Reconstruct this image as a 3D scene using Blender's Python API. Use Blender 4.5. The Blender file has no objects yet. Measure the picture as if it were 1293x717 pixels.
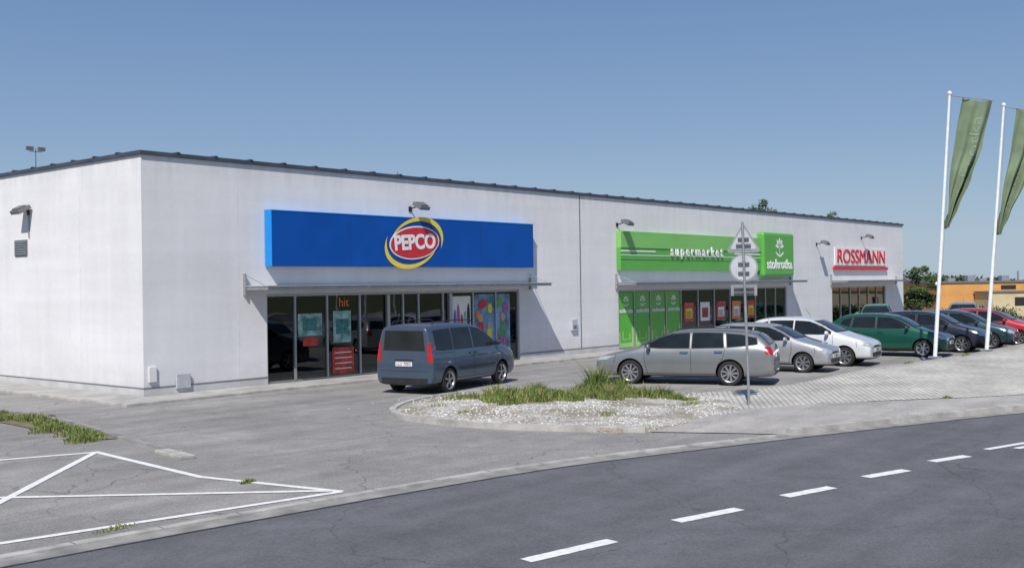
import bpy, bmesh, math, random
from mathutils import Vector, Matrix
from mathutils.bvhtree import BVHTree
random.seed(7)
D=bpy.data; S=bpy.context.scene
rad=math.radians

# ---------------------------------------------------------------- materials
def newmat(name):
    m=D.materials.new(name); m.use_nodes=True
    nt=m.node_tree; b=nt.nodes['Principled BSDF']
    return m,nt,b
def nd(nt,t,**k):
    n=nt.nodes.new(t)
    for a,v in k.items(): setattr(n,a,v)
    return n
def pm(name,col,rough=.6,metal=0,var=.12,scale=6,bump=0,bscale=60,coat=0,coord='Object',spec=None,detail=5):
    m,nt,b=newmat(name); L=nt.links
    tc=nd(nt,'ShaderNodeTexCoord')
    n=nd(nt,'ShaderNodeTexNoise'); n.inputs['Scale'].default_value=scale; n.inputs['Detail'].default_value=detail
    L.new(tc.outputs[coord],n.inputs['Vector'])
    r=nd(nt,'ShaderNodeValToRGB')
    r.color_ramp.elements[0].position=.3; r.color_ramp.elements[1].position=.7
    r.color_ramp.elements[0].color=tuple(c*(1-var) for c in col)+(1,)
    r.color_ramp.elements[1].color=tuple(min(1,c*(1+var)) for c in col)+(1,)
    L.new(n.outputs['Fac'],r.inputs['Fac']); L.new(r.outputs['Color'],b.inputs['Base Color'])
    b.inputs['Roughness'].default_value=rough; b.inputs['Metallic'].default_value=metal
    if coat: b.inputs['Coat Weight'].default_value=coat; b.inputs['Coat Roughness'].default_value=.03
    if spec is not None: b.inputs['Specular IOR Level'].default_value=spec
    if bump:
        n2=nd(nt,'ShaderNodeTexNoise'); n2.inputs['Scale'].default_value=bscale; n2.inputs['Detail'].default_value=6
        L.new(tc.outputs[coord],n2.inputs['Vector'])
        bp=nd(nt,'ShaderNodeBump'); bp.inputs['Strength'].default_value=bump; bp.inputs['Distance'].default_value=.02
        L.new(n2.outputs['Fac'],bp.inputs['Height']); L.new(bp.outputs['Normal'],b.inputs['Normal'])
    return m

def asphalt(name,col,crack=.5,dist=.8,big=.25,patch=0.0):
    m,nt,b=newmat(name); L=nt.links
    tc=nd(nt,'ShaderNodeTexCoord'); V=tc.outputs['Object']
    def noise(s,d=5,dist_=0):
        n=nd(nt,'ShaderNodeTexNoise'); n.inputs['Scale'].default_value=s; n.inputs['Detail'].default_value=d
        n.inputs['Distortion'].default_value=dist_
        L.new(V,n.inputs['Vector']); return n.outputs['Fac']
    def mr(sock,a,bb,c,d):
        n=nd(nt,'ShaderNodeMapRange'); L.new(sock,n.inputs[0])
        for i,v in zip((1,2,3,4),(a,bb,c,d)): n.inputs[i].default_value=v
        return n.outputs[0]
    def mul(a,bb):
        n=nd(nt,'ShaderNodeMath',operation='MULTIPLY'); L.new(a,n.inputs[0]); L.new(bb,n.inputs[1]); return n.outputs[0]
    v=mul(mr(noise(.35,6,.6),.3,.7,1-big,1+big), mr(noise(2.2,6),.3,.7,.9,1.1))
    v=mul(v, mr(noise(90,2),.25,.75,.62,1.38))
    v=mul(v, mr(noise(28,3),.3,.7,.85,1.15))
    v=mul(v, mr(noise(9,3),.62,.70,1.0,.86))
    mp=nd(nt,'ShaderNodeMapping'); L.new(V,mp.inputs['Vector']); mp.inputs['Scale'].default_value=(.12,1.3,1); mp.inputs['Rotation'].default_value=(0,0,.15)
    ns=nd(nt,'ShaderNodeTexNoise'); L.new(mp.outputs[0],ns.inputs['Vector']); ns.inputs['Scale'].default_value=1.2; ns.inputs['Detail'].default_value=4
    v=mul(v, mr(ns.outputs['Fac'],.35,.65,.9,1.1))
    dn=nd(nt,'ShaderNodeTexNoise'); dn.inputs['Scale'].default_value=1.5; dn.inputs['Detail'].default_value=6; L.new(V,dn.inputs['Vector'])
    vm=nd(nt,'ShaderNodeVectorMath',operation='MULTIPLY_ADD'); L.new(dn.outputs['Color'],vm.inputs[0]); vm.inputs[1].default_value=(dist,dist,0); L.new(V,vm.inputs[2])
    vo=nd(nt,'ShaderNodeTexVoronoi',feature='DISTANCE_TO_EDGE'); vo.inputs['Scale'].default_value=.28; L.new(vm.outputs[0],vo.inputs['Vector'])
    ck=mr(vo.outputs['Distance'],.0,.005,1-crack,1.0)
    v=mul(v,ck)
    if patch:
        vp=nd(nt,'ShaderNodeTexVoronoi',distance='CHEBYCHEV'); vp.inputs['Scale'].default_value=.13; L.new(V,vp.inputs['Vector'])
        sp=nd(nt,'ShaderNodeSeparateXYZ'); L.new(vp.outputs['Color'],sp.inputs[0])
        v=mul(v,mr(sp.outputs[0],.0,1.0,1-patch,1+patch))
    c=nd(nt,'ShaderNodeVectorMath',operation='SCALE'); c.inputs[0].default_value=col; L.new(v,c.inputs['Scale'])
    L.new(c.outputs[0],b.inputs['Base Color']); b.inputs['Roughness'].default_value=.85
    b.inputs['Specular IOR Level'].default_value=.3
    bp=nd(nt,'ShaderNodeBump'); bp.inputs['Strength'].default_value=.35; bp.inputs['Distance'].default_value=.01
    L.new(noise(120,3),bp.inputs['Height']); L.new(bp.outputs['Normal'],b.inputs['Normal'])
    return m

def tilemat(name,col,mortar,sx,sy,msize,rot=0,bump=.4,off=.0,var=.12,mottle=.15):
    m,nt,b=newmat(name); L=nt.links
    tc=nd(nt,'ShaderNodeTexCoord')
    mp=nd(nt,'ShaderNodeMapping'); L.new(tc.outputs['Object'],mp.inputs['Vector']); mp.inputs['Rotation'].default_value=(0,0,rot)
    br=nd(nt,'ShaderNodeTexBrick'); L.new(mp.outputs[0],br.inputs['Vector'])
    br.offset=off; br.inputs['Scale'].default_value=1; br.inputs['Brick Width'].default_value=sx; br.inputs['Row Height'].default_value=sy
    br.inputs['Mortar Size'].default_value=msize; br.inputs['Mortar Smooth'].default_value=.3
    br.inputs['Color1'].default_value=tuple(c*(1-var) for c in col)+(1,); br.inputs['Color2'].default_value=tuple(c*(1+var) for c in col)+(1,)
    br.inputs['Mortar'].default_value=mortar+(1,)
    n=nd(nt,'ShaderNodeTexNoise'); n.inputs['Scale'].default_value=.7; n.inputs['Detail'].default_value=8; L.new(tc.outputs['Object'],n.inputs['Vector'])
    mr=nd(nt,'ShaderNodeMapRange'); L.new(n.outputs['Fac'],mr.inputs[0]); 
    for i,v in zip((1,2,3,4),(.3,.7,1-mottle,1+mottle)): mr.inputs[i].default_value=v
    sc=nd(nt,'ShaderNodeVectorMath',operation='SCALE'); L.new(br.outputs['Color'],sc.inputs[0]); L.new(mr.outputs[0],sc.inputs['Scale'])
    L.new(sc.outputs[0],b.inputs['Base Color']); b.inputs['Roughness'].default_value=.9
    bp=nd(nt,'ShaderNodeBump'); bp.inputs['Strength'].default_value=bump; bp.inputs['Distance'].default_value=.02; bp.invert=True
    L.new(br.outputs['Fac'],bp.inputs['Height']); L.new(bp.outputs['Normal'],b.inputs['Normal'])
    return m

def plaster():
    m,nt,b=newmat('white_render_plaster'); L=nt.links
    tc=nd(nt,'ShaderNodeTexCoord'); V=tc.outputs['Object']
    def noise(scale,vec=None,sc=1,d=6):
        n=nd(nt,'ShaderNodeTexNoise'); n.inputs['Scale'].default_value=sc; n.inputs['Detail'].default_value=d
        mp=nd(nt,'ShaderNodeMapping'); L.new(V,mp.inputs['Vector']); mp.inputs['Scale'].default_value=scale
        L.new(mp.outputs[0],n.inputs['Vector']); return n.outputs['Fac']
    def mr(sock,a,bb,c,d):
        n=nd(nt,'ShaderNodeMapRange'); L.new(sock,n.inputs[0])
        for i,v in zip((1,2,3,4),(a,bb,c,d)): n.inputs[i].default_value=v
        return n.outputs[0]
    def mul(a,bb):
        n=nd(nt,'ShaderNodeMath',operation='MULTIPLY'); L.new(a,n.inputs[0]); L.new(bb,n.inputs[1]); return n.outputs[0]
    v=mul(mr(noise((.5,.5,.5)),.3,.7,.94,1.04), mr(noise((3,3,.15)),.35,.7,.975,1.02))
    v=mul(v, mr(noise((6,6,6)),.3,.7,.98,1.02))
    v=mul(v, mr(noise((.15,.15,2.2)),.35,.65,.965,1.02))
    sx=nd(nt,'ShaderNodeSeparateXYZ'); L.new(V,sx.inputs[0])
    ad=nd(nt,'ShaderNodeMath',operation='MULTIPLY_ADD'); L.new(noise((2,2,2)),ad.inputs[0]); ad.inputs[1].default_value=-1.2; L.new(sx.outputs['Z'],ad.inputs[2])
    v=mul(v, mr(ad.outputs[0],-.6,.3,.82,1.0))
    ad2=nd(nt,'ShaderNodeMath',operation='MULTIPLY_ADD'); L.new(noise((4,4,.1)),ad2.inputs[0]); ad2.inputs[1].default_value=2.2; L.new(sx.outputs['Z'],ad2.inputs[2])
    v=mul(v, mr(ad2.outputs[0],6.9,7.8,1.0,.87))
    c=nd(nt,'ShaderNodeVectorMath',operation='SCALE'); c.inputs[0].default_value=(.735,.73,.745); L.new(v,c.inputs['Scale'])
    L.new(c.outputs[0],b.inputs['Base Color']); b.inputs['Roughness'].default_value=.9; b.inputs['Specular IOR Level'].default_value=.2
    n2=nd(nt,'ShaderNodeTexNoise'); n2.inputs['Scale'].default_value=35; n2.inputs['Detail'].default_value=5; L.new(V,n2.inputs['Vector'])
    bp=nd(nt,'ShaderNodeBump'); bp.inputs['Strength'].default_value=.12; bp.inputs['Distance'].default_value=.02
    L.new(n2.outputs['Fac'],bp.inputs['Height']); L.new(bp.outputs['Normal'],b.inputs['Normal'])
    return m

def gravelmat():
    m,nt,b=newmat('white_gravel'); L=nt.links
    tc=nd(nt,'ShaderNodeTexCoord'); V=tc.outputs['Object']
    vo=nd(nt,'ShaderNodeTexVoronoi'); vo.inputs['Scale'].default_value=22; L.new(V,vo.inputs['Vector'])
    sp=nd(nt,'ShaderNodeSeparateXYZ'); L.new(vo.outputs['Color'],sp.inputs[0])
    r=nd(nt,'ShaderNodeValToRGB'); r.color_ramp.elements[0].color=(.20,.18,.15,1); r.color_ramp.elements[1].color=(.62,.60,.56,1); r.color_ramp.elements[0].position=0; r.color_ramp.elements[1].position=.75
    L.new(sp.outputs[0],r.inputs[0])
    n=nd(nt,'ShaderNodeTexNoise'); n.inputs['Scale'].default_value=.9; n.inputs['Detail'].default_value=9; L.new(V,n.inputs['Vector'])
    mr=nd(nt,'ShaderNodeMapRange'); L.new(n.outputs['Fac'],mr.inputs[0])
    for i,v in zip((1,2,3,4),(.45,.6,0,.85)): mr.inputs[i].default_value=v
    mx=nd(nt,'ShaderNodeMix',data_type='RGBA'); L.new(mr.outputs[0],mx.inputs['Factor']); L.new(r.outputs[0],mx.inputs['A']); mx.inputs['B'].default_value=(.27,.235,.175,1)
    L.new(mx.outputs['Result'],b.inputs['Base Color']); b.inputs['Roughness'].default_value=.95
    bp=nd(nt,'ShaderNodeBump'); bp.inputs['Strength'].default_value=.9; bp.inputs['Distance'].default_value=.03; L.new(vo.outputs['Distance'],bp.inputs['Height']); bp.invert=True; L.new(bp.outputs['Normal'],b.inputs['Normal'])
    return m

def shopglass(name='shop_glass',tint=(.50,.56,.56)):
    m,nt,b=newmat(name); L=nt.links
    nt.nodes.remove(b); out=[n for n in nt.nodes if n.type=='OUTPUT_MATERIAL'][0]
    tr=nd(nt,'ShaderNodeBsdfTransparent'); tr.inputs[0].default_value=tint+(1,)
    gl=nd(nt,'ShaderNodeBsdfGlossy'); gl.inputs['Roughness'].default_value=.02; gl.inputs['Color'].default_value=(.9,.95,1,1)
    fr=nd(nt,'ShaderNodeFresnel'); fr.inputs['IOR'].default_value=1.75
    mx=nd(nt,'ShaderNodeMixShader'); L.new(fr.outputs[0],mx.inputs[0]); L.new(tr.outputs[0],mx.inputs[1]); L.new(gl.outputs[0],mx.inputs[2])
    n=nd(nt,'ShaderNodeTexNoise'); n.inputs['Scale'].default_value=.7
    tc=nd(nt,'ShaderNodeTexCoord'); L.new(tc.outputs['Object'],n.inputs['Vector'])
    bp=nd(nt,'ShaderNodeBump'); bp.inputs['Strength'].default_value=.06; bp.inputs['Distance'].default_value=.05; L.new(n.outputs['Fac'],bp.inputs['Height']); L.new(bp.outputs['Normal'],gl.inputs['Normal'])
    L.new(mx.outputs[0],out.inputs['Surface']); return m

M={}
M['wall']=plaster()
M['plinth']=pm('plinth_render',(.5,.5,.5),.9,var=.15,scale=1.5,bump=.2)
M['line']=pm('plinth_joint',(.16,.16,.17),.8)
M['coping']=pm('roof_coping_metal',(.07,.085,.11),.5,.3,var=.2,scale=2)
M['roof']=pm('roof_membrane',(.12,.12,.12),.9)
M['alu']=pm('aluminium_frame',(.42,.43,.45),.4,.6,var=.08)
M['greyframe']=pm('grey_frame',(.2,.205,.215),.45,.4,var=.08)
M['canopyglass']=pm('canopy_panel',(.45,.47,.48),.25,0,var=.15,scale=1)
M['blue']=pm('blue_sign_panel',(.002,.075,.36),.5,var=.08,scale=1.2,spec=.2)
M['blue_side']=pm('light_blue_sign_side',(.0,.24,.70),.4,var=.05)
M['yellow']=pm('yellow_paint',(.80,.60,.04),.4,var=.03)
M['red']=pm('red_paint',(.58,.02,.035),.4,var=.05)
M['white']=pm('white_paint',(.80,.80,.80),.4,var=.03)
M['green']=pm('green_sign_panel',(.10,.38,.06),.4,var=.06,scale=1)
M['lgreen']=pm('light_green_sign_panel',(.20,.50,.12),.4,var=.06,scale=1)
M['wgreen']=pm('green_window_film',(.10,.44,.05),.3,var=.08,scale=1)
M['wlgreen']=pm('pale_green_window_film',(.36,.62,.22),.3,var=.08,scale=1)
M['dark']=pm('dark_plastic',(.02,.02,.022),.5,var=.2)
M['tire']=pm('tyre_rubber',(.018,.018,.019),.85,var=.2,scale=20)
M['rim']=pm('alloy_rim',(.45,.46,.48),.3,.8,var=.08)
M['steel']=pm('galvanised_steel',(.38,.39,.41),.45,.6,var=.15,scale=8)
M['signback']=pm('sign_back_grey',(.30,.31,.33),.5,.3,var=.12,scale=5)
M['signback2']=pm('sign_back_light_grey',(.50,.52,.55),.5,.2,var=.1,scale=5)
M['pole']=pm('white_flagpole',(.75,.76,.76),.4,var=.08)
M['glass']=shopglass()
M['carglass']=pm('car_window_glass',(.014,.018,.020),.03,0,var=.3,scale=2,coat=0,spec=.5)
M['chrome']=pm('chrome',(.7,.7,.7),.12,1,var=.03)
M['headlight']=pm('headlight_lens',(.55,.57,.6),.08,.4,var=.35,scale=18)
M['tail']=pm('tail_light_lens',(.45,.008,.01),.12,0,var=.2,scale=14,coat=.5)
M['plate']=pm('number_plate',(.78,.78,.76),.4,var=.03)
M['kerb']=pm('concrete_kerb',(.40,.385,.36),.9,var=.28,scale=3,bump=.4,detail=9)
M['kerblow']=pm('weathered_kerb',(.27,.262,.25),.9,var=.3,scale=3,bump=.4,detail=9)
M['line_paint']=pm('road_marking_paint',(.76,.76,.74),.7,var=.15,scale=14,bump=.2,detail=10)
M['road']=asphalt('road_asphalt',(.128,.130,.140),.3,.8,.12,.05)
M['lot']=asphalt('old_parking_asphalt',(.270,.260,.248),.42,.9,.16,.06)
M['side']=asphalt('sidewalk_concrete',(.37,.352,.33),.35,.8,.12)
M['walk']=tilemat('shop_front_paving',(.38,.37,.35),(.22,.22,.21),.4,.4,.012)
M['bank']=tilemat('openwork_concrete_paving',(.50,.483,.445),(.27,.255,.21),.25,.125,.014,rot=rad(-32),bump=.5,off=.5,var=.10,mottle=.2)
M['gravel']=gravelmat()
M['stone']=pm('gravel_stone',(.60,.585,.55),.9,var=.3,scale=5)
M['soil']=pm('dry_soil',(.19,.155,.105),1,var=.3,scale=4,bump=.6)
M['terrain']=pm('grass_terrain',(.10,.115,.045),1,var=.3,scale=.15,bump=.3,detail=10)
def leafmat(name,c,var=.4,sc=3):
    return pm(name,c,.7,var=var,scale=sc)
M['grass']=leafmat('grass_blades',(.115,.185,.035),.4,2)
M['drygrass']=leafmat('dry_grass_blades',(.28,.25,.10),.3,2)
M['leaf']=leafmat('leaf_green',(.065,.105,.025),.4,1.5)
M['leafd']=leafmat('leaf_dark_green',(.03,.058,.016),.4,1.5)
M['bark']=pm('bark',(.09,.07,.05),.9,var=.3,bump=.5)
M['flag']=pm('flag_cloth',(.155,.21,.13),.8,var=.18,scale=2)
M['flagtext']=pm('flag_print',(.21,.27,.185),.8,var=.05)
M['tan']=pm('tan_render',(.60,.31,.10),.9,var=.12,scale=1)
M['cream']=pm('cream_render',(.55,.46,.28),.9,var=.12,scale=1)
M['floor']=pm('shop_floor_tiles',(.35,.34,.32),.3,var=.06)
M['ceil']=pm('shop_ceiling',(.5,.5,.5),.9,var=.05)
M['inner']=pm('shop_inner_wall',(.3,.3,.29),.9,var=.1)
def carpaint(name,c,metal=.35,rough=.32):
    return pm(name,c,rough,metal,var=.05,scale=3,coat=.8)
M['p_blue']=carpaint('blue_grey_car_paint',(.075,.11,.165),.5)
M['p_silver']=carpaint('silver_grey_car_paint',(.27,.28,.285),.6)
M['p_silver2']=carpaint('light_silver_car_paint',(.44,.45,.46),.5)
M['p_white']=carpaint('white_car_paint',(.66,.67,.69),.1)
M['p_green']=carpaint('dark_green_car_paint',(.006,.085,.055),.3)
M['p_dark']=carpaint('dark_blue_car_paint',(.02,.024,.04),.3)
M['p_navy']=carpaint('teal_blue_car_paint',(.025,.06,.07),.3)
M['p_red']=carpaint('red_car_paint',(.42,.02,.03),.2)
M['p_lgreen']=carpaint('green_car_paint',(.03,.22,.12),.1)

# ---------------------------------------------------------------- helpers
def link(o,parent=None):
    S.collection.objects.link(o)
    if parent: o.parent=parent
    return o
def empty(name,loc=(0,0,0),rz=0):
    e=D.objects.new(name,None); e.location=loc; e.rotation_euler=(0,0,rz); e.empty_display_size=.2
    return link(e)
def mesh(name,verts,faces,mats,parent=None,fm=None,smooth=False,loc=None,rot=None):
    me=D.meshes.new(name); me.from_pydata([tuple(v) for v in verts],[],faces)
    if not isinstance(mats,(list,tuple)): mats=[mats]
    for m in mats: me.materials.append(m)
    if fm: me.polygons.foreach_set('material_index',fm)
    if smooth: me.polygons.foreach_set('use_smooth',[True]*len(me.polygons))
    me.update()
    o=D.objects.new(name,me)
    if loc: o.location=loc
    if rot: o.rotation_euler=rot
    return link(o,parent)
BF=[(0,3,2,1),(4,5,6,7),(0,1,5,4),(1,2,6,5),(2,3,7,6),(3,0,4,7)]
def boxes(name,bl,mat,parent=None,bevel=0,loc=None,rot=None):
    V=[];Fc=[]
    for (x0,x1,y0,y1,z0,z1) in bl:
        b=len(V); V+=[(x0,y0,z0),(x1,y0,z0),(x1,y1,z0),(x0,y1,z0),(x0,y0,z1),(x1,y0,z1),(x1,y1,z1),(x0,y1,z1)]
        Fc+=[tuple(b+i for i in f) for f in BF]
    o=mesh(name,V,Fc,mat,parent,loc=loc,rot=rot)
    if bevel:
        md=o.modifiers.new('bevel','BEVEL'); md.width=bevel; md.segments=2; md.limit_method='ANGLE'
    return o
def poly(name,pts,z,mat,parent=None):
    bm=bmesh.new(); vs=[bm.verts.new((p[0],p[1],p[2] if len(p)>2 else z)) for p in pts]
    f=bm.faces.new(vs); bmesh.ops.triangulate(bm,faces=[f]); bmesh.ops.recalc_face_normals(bm,faces=bm.faces)
    for f in bm.faces:
        if f.normal.z<0: f.normal_flip()
    me=D.meshes.new(name); bm.to_mesh(me); bm.free(); me.materials.append(mat)
    return link(D.objects.new(name,me),parent)
def offs(path,d):
    out=[]
    n=len(path)
    for i in range(n):
        a=Vector(path[max(i-1,0)][:2]); b=Vector(path[min(i+1,n-1)][:2]); t=(b-a).normalized()
        out.append((path[i][0]-t.y*d,path[i][1]+t.x*d))
    return out
def smoothpath(path,k=6):
    P=[Vector(p) for p in path]; P=[2*P[0]-P[1]]+P+[2*P[-1]-P[-2]]
    out=[]
    for i in range(1,len(P)-2):
        for j in range(k):
            t=j/k
            a,b,c,d=P[i-1],P[i],P[i+1],P[i+2]
            out.append(tuple(.5*((2*b)+(c-a)*t+(2*a-5*b+4*c-d)*t*t+(3*b-a-3*c+d)*t**3)))
    out.append(tuple(P[-2])); return out
def strip(name,path,d0,d1,z,mat,parent=None,skirt=0,loc=None):
    A=offs(path,d0);B=offs(path,d1);n=len(path)
    V=[(a[0],a[1],z) for a in A]+[(b[0],b[1],z) for b in B]; Fc=[(i,i+1,n+i+1,n+i) for i in range(n-1)]
    if skirt:
        V+=[(a[0],a[1],z-skirt) for a in A]+[(b[0],b[1],z-skirt) for b in B]
        Fc+=[(2*n+i,2*n+i+1,i+1,i) for i in range(n-1)]+[(n+i,n+i+1,3*n+i+1,3*n+i) for i in range(n-1)]
        Fc+=[(0,n,3*n,2*n),(n-1,2*n-1,4*n-1,3*n-1)]
    return mesh(name,V,Fc,mat,parent)
def tube(name,pts,r,mat,parent=None,seg=10,r2=None,cap=True):
    pts=[Vector(p) for p in pts]; V=[];Fc=[]; n=len(pts)
    for i,p in enumerate(pts):
        t=(pts[min(i+1,n-1)]-pts[max(i-1,0)]).normalized()
        u=t.cross(Vector((0,0,1)))
        if u.length<.01: u=Vector((1,0,0))
        u.normalize(); w=t.cross(u)
        rr=r if r2 is None else r+(r2-r)*i/(n-1)
        for k in range(seg):
            a=2*math.pi*k/seg; V.append(p+rr*(math.cos(a)*u+math.sin(a)*w))
    for i in range(n-1):
        for k in range(seg):
            k2=(k+1)%seg; Fc.append((i*seg+k,i*seg+k2,(i+1)*seg+k2,(i+1)*seg+k))
    if cap: Fc+= [tuple(range(seg))[::-1], tuple((n-1)*seg+k for k in range(seg))]
    o=mesh(name,V,Fc,mat,parent,smooth=True); o.data.set_sharp_from_angle(angle=rad(50)); return o
def text(name,body,size,mat,loc,parent=None,ext=.01,bold=0,rot=(math.pi/2,0,0),sx=1,sp=1):
    c=D.curves.new(name,'FONT'); c.body=body; c.size=size; c.extrude=ext; c.offset=bold; c.align_x='CENTER'; c.align_y='CENTER'; c.space_character=sp
    c.materials.append(mat); o=D.objects.new(name,c); link(o); 
    dg=bpy.context.evaluated_depsgraph_get(); me=D.meshes.new_from_object(o.evaluated_get(dg))
    D.objects.remove(o); o=D.objects.new(name,me); o.location=loc; o.rotation_euler=rot; o.scale=(sx,1,1); return link(o,parent)
def plate2d(name,pts,y,mat,parent,th=.01,loc=(0,0,0)):
    n=len(pts); V=[(p[0],y,p[1]) for p in pts]+[(p[0],y+th,p[1]) for p in pts]
    Fc=[tuple(range(n)),tuple(range(2*n-1,n-1,-1))]+[(i,n+i,n+(i+1)%n,(i+1)%n) for i in range(n)]
    return mesh(name,V,Fc,mat,parent,loc=loc)
def ell(cx,cz,rx,rz,n=48,tilt=0):
    o=[]
    for i in range(n):
        a=2*math.pi*i/n; x=rx*math.cos(a); z=rz*math.sin(a)
        o.append((cx+x*math.cos(tilt)-z*math.sin(tilt),cz+x*math.sin(tilt)+z*math.cos(tilt)))
    return o
def strippoly(name,outer,inner,y,mat,parent):
    n=len(outer); V=[(p[0],y,p[1]) for p in outer]+[(p[0],y,p[1]) for p in inner]
    return mesh(name,V,[(i,i+1,n+i+1,n+i) for i in range(n-1)],mat,parent)

# ---------------------------------------------------------------- ground
terr=mesh('ground_terrain',[(-1500,-1500,0),(1500,-1500,0),(1500,1500,0),(-1500,1500,0)],[(0,1,2,3)],M['terrain'])
kerbP=smoothpath([(-34,-12.2),(-22,-12.9),(-14,-13.3),(-9.8,-13.55),(-7.1,-13.82),(-4.4,-14.15),(-1.9,-14.6),(1.2,-15.6),(4.85,-16.9),(8.9,-18.5),(14,-21.1),(22,-26),(34,-35),(60,-56)])
A=[(p[0],p[1]) for p in kerbP]
road=strip('road',kerbP,0,-8.6,.012,M['road'])
lot=poly('parking_lot',A+[(60,-56),(95,-56),(95,3),(54,40),(-1,40),(-60,40),(-60,-12.2),(-34,-12.2)][1:],.006,M['lot'])
strip('far_pavement',kerbP,-8.6,-12,.10,M['side'],skirt=.1)
left=[p for p in kerbP if p[0]<3.3]; right=[p for p in kerbP if p[0]>2.6]
strip('gutter',kerbP,-.28,0.0,.018,M['kerblow'],skirt=.01)
strip('dropped_kerb',left,0.0,.15,.04,M['kerb'],skirt=.04)
strip('road_kerb',right,0.0,.15,.12,M['kerb'],skirt=.12)
seamm=pm('tar_seam',(.035,.035,.037),.6,var=.3,scale=6)
strip('tar_seam',kerbP,-.33,-.285,.0165,seamm)
# kerb joints
jv=[]
kk=offs(kerbP,0); kk2=offs(kerbP,.15)
V=[];Fc=[];acc=0
for i in range(len(kerbP)-1):
    a=Vector(kk[i]);b=Vector(kk[i+1]);a2=Vector(kk2[i]);b2=Vector(kk2[i+1]);L_=(b-a).length
    if a.x<-14 or a.x>20: continue
    s=1.0-acc
    while s<L_:
        k=s/L_; p=a.lerp(b,k);q=a2.lerp(b2,k);t=(b-a).normalized()*.008
        z=.0425 if p.x<2.55 else .1225; n0=len(V)
        V+=[(p.x-t.x,p.y-t.y,z),(p.x+t.x,p.y+t.y,z),(q.x+t.x,q.y+t.y,z),(q.x-t.x,q.y-t.y,z)]; Fc.append((n0,n0+1,n0+2,n0+3)); s+=1.0
    acc=(L_-(s-1.0))
mesh('kerb_joints',V,Fc,M['line'])
bankF=smoothpath([(5.4,-13.75),(7.3,-15.1),(8.8,-16.25),(11.05,-17.95),(16,-20.3),(24,-25.2),(36,-34),(60,-53)],5)
kr=offs(right,.15)
V=[];Fc=[]
n=40
def samp(path,t):
    L=[0]
    for a,b in zip(path,path[1:]): L.append(L[-1]+(Vector(a[:2])-Vector(b[:2])).length)
    s=t*L[-1]
    for i in range(len(path)-1):
        if s<=L[i+1] or i==len(path)-2:
            k=(s-L[i])/max(1e-6,(L[i+1]-L[i])); a=Vector(path[i]);b=Vector(path[i+1]); return a+(b-a)*k
bF2=[(1.9,-13.9)]+list(bankF)
for i in range(n+1):
    t=i/n; a=samp([k[:2] for k in kr],t); b=samp([q[:2] for q in bF2],t)
    z=.022 if i==0 else (.07 if i==1 else .115)
    V+=[(a.x,a.y,z),(b.x,b.y,min(z,.06) if i<3 else z)]
for i in range(n): Fc.append((2*i,2*i+2,2*i+3,2*i+1))
mesh('pavement',V,Fc,M['side'])
crest=smoothpath([(8.3,-11.0,.02),(9.8,-12.3,.09),(11.6,-12.75,.17),(15.0,-13.1,.30),(18.1,-13.75,.36),(20.9,-14.35,.46),(23.6,-14.85,.57),(30,-16.5,.75),(40,-19,.9),(62,-28,1.0)],5)
V=[];Fc=[];n=60;mcols=10
for i in range(n+1):
    t=i/n; a=samp(bankF,t); b=samp(crest,t)
    a3=Vector((a.x,a.y,.125 if i>2 else .065+.02*i)); 
    for j in range(mcols+1):
        k=j/mcols; p=a3.lerp(b,k); p.z+= .05*math.sin(math.pi*k)*min(1,i/20); V.append(p)
    nrm=Vector((.15,1,0)).normalized(); V.append(b+nrm*.35+Vector((0,0,-b.z+.0)))
w=mcols+2
for i in range(n):
    for j in range(w-1): Fc.append((i*w+j,(i+1)*w+j,(i+1)*w+j+1,i*w+j+1))
bank=mesh('paved_bank',V,Fc,M['bank'],smooth=True)
# island
isl=[(1.32,-7.73),(2.2,-7.1),(3.2,-6.65),(4.6,-6.45),(6.4,-6.8),(7.5,-8.1),(8.0,-10.0),(8.3,-11.3),(7.6,-12.9),(6.3,-14.0),(3.87,-14.0),(1.9,-13.75),(1.1,-12.31),(.62,-10.76),(.62,-9.26),(.85,-8.4)]
def inpoly(x,y,P):
    c=False;j=len(P)-1
    for i in range(len(P)):
        if (P[i][1]>y)!=(P[j][1]>y) and x<(P[j][0]-P[i][0])*(y-P[i][1])/(P[j][1]-P[i][1])+P[i][0]: c=not c
        j=i
    return c
def izz(x,y):
    k=min(1,max(0,(8.2-x)/2.5)); q=min(1,max(0,(y+14.0)/1.0)) if x>2.2 else 1
    return .02+.07*k*(.4+.6*q)+.06*max(0,1-((x-4.2)/3.2)**2-((y+9.8)/3.0)**2)
isp=smoothpath(isl+[isl[0]],4)[:-1]
c0=(4.3,-10.3); rings=9; V=[(c0[0],c0[1],izz(*c0))];Fc=[]
for r in range(1,rings+1):
    for p in isp:
        x=c0[0]+(p[0]-c0[0])*r/rings; y=c0[1]+(p[1]-c0[1])*r/rings; V.append((x,y,izz(x,y)))
for p in isp: V.append((p[0],p[1],0))
m_=len(isp)
for k in range(m_): Fc.append((0,1+k,1+(k+1)%m_))
for r in range(rings):
    for k in range(m_):
        a=1+r*m_+k; b=1+r*m_+(k+1)%m_; Fc.append((a,a+m_,b+m_,b))
mesh('gravel_island',V,Fc,M['gravel'],smooth=True)
ik=smoothpath([(6.6,-6.75),(4.6,-6.4),(3.2,-6.6),(2.15,-7.05),(1.25,-7.7),(.78,-8.4),(.55,-9.26),(.55,-10.76),(1.03,-12.31),(1.85,-13.85)],5)
strip('island_kerb',ik,-.02,.13,.115,M['kerb'],skirt=.115)
V=[];Fc=[]
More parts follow.
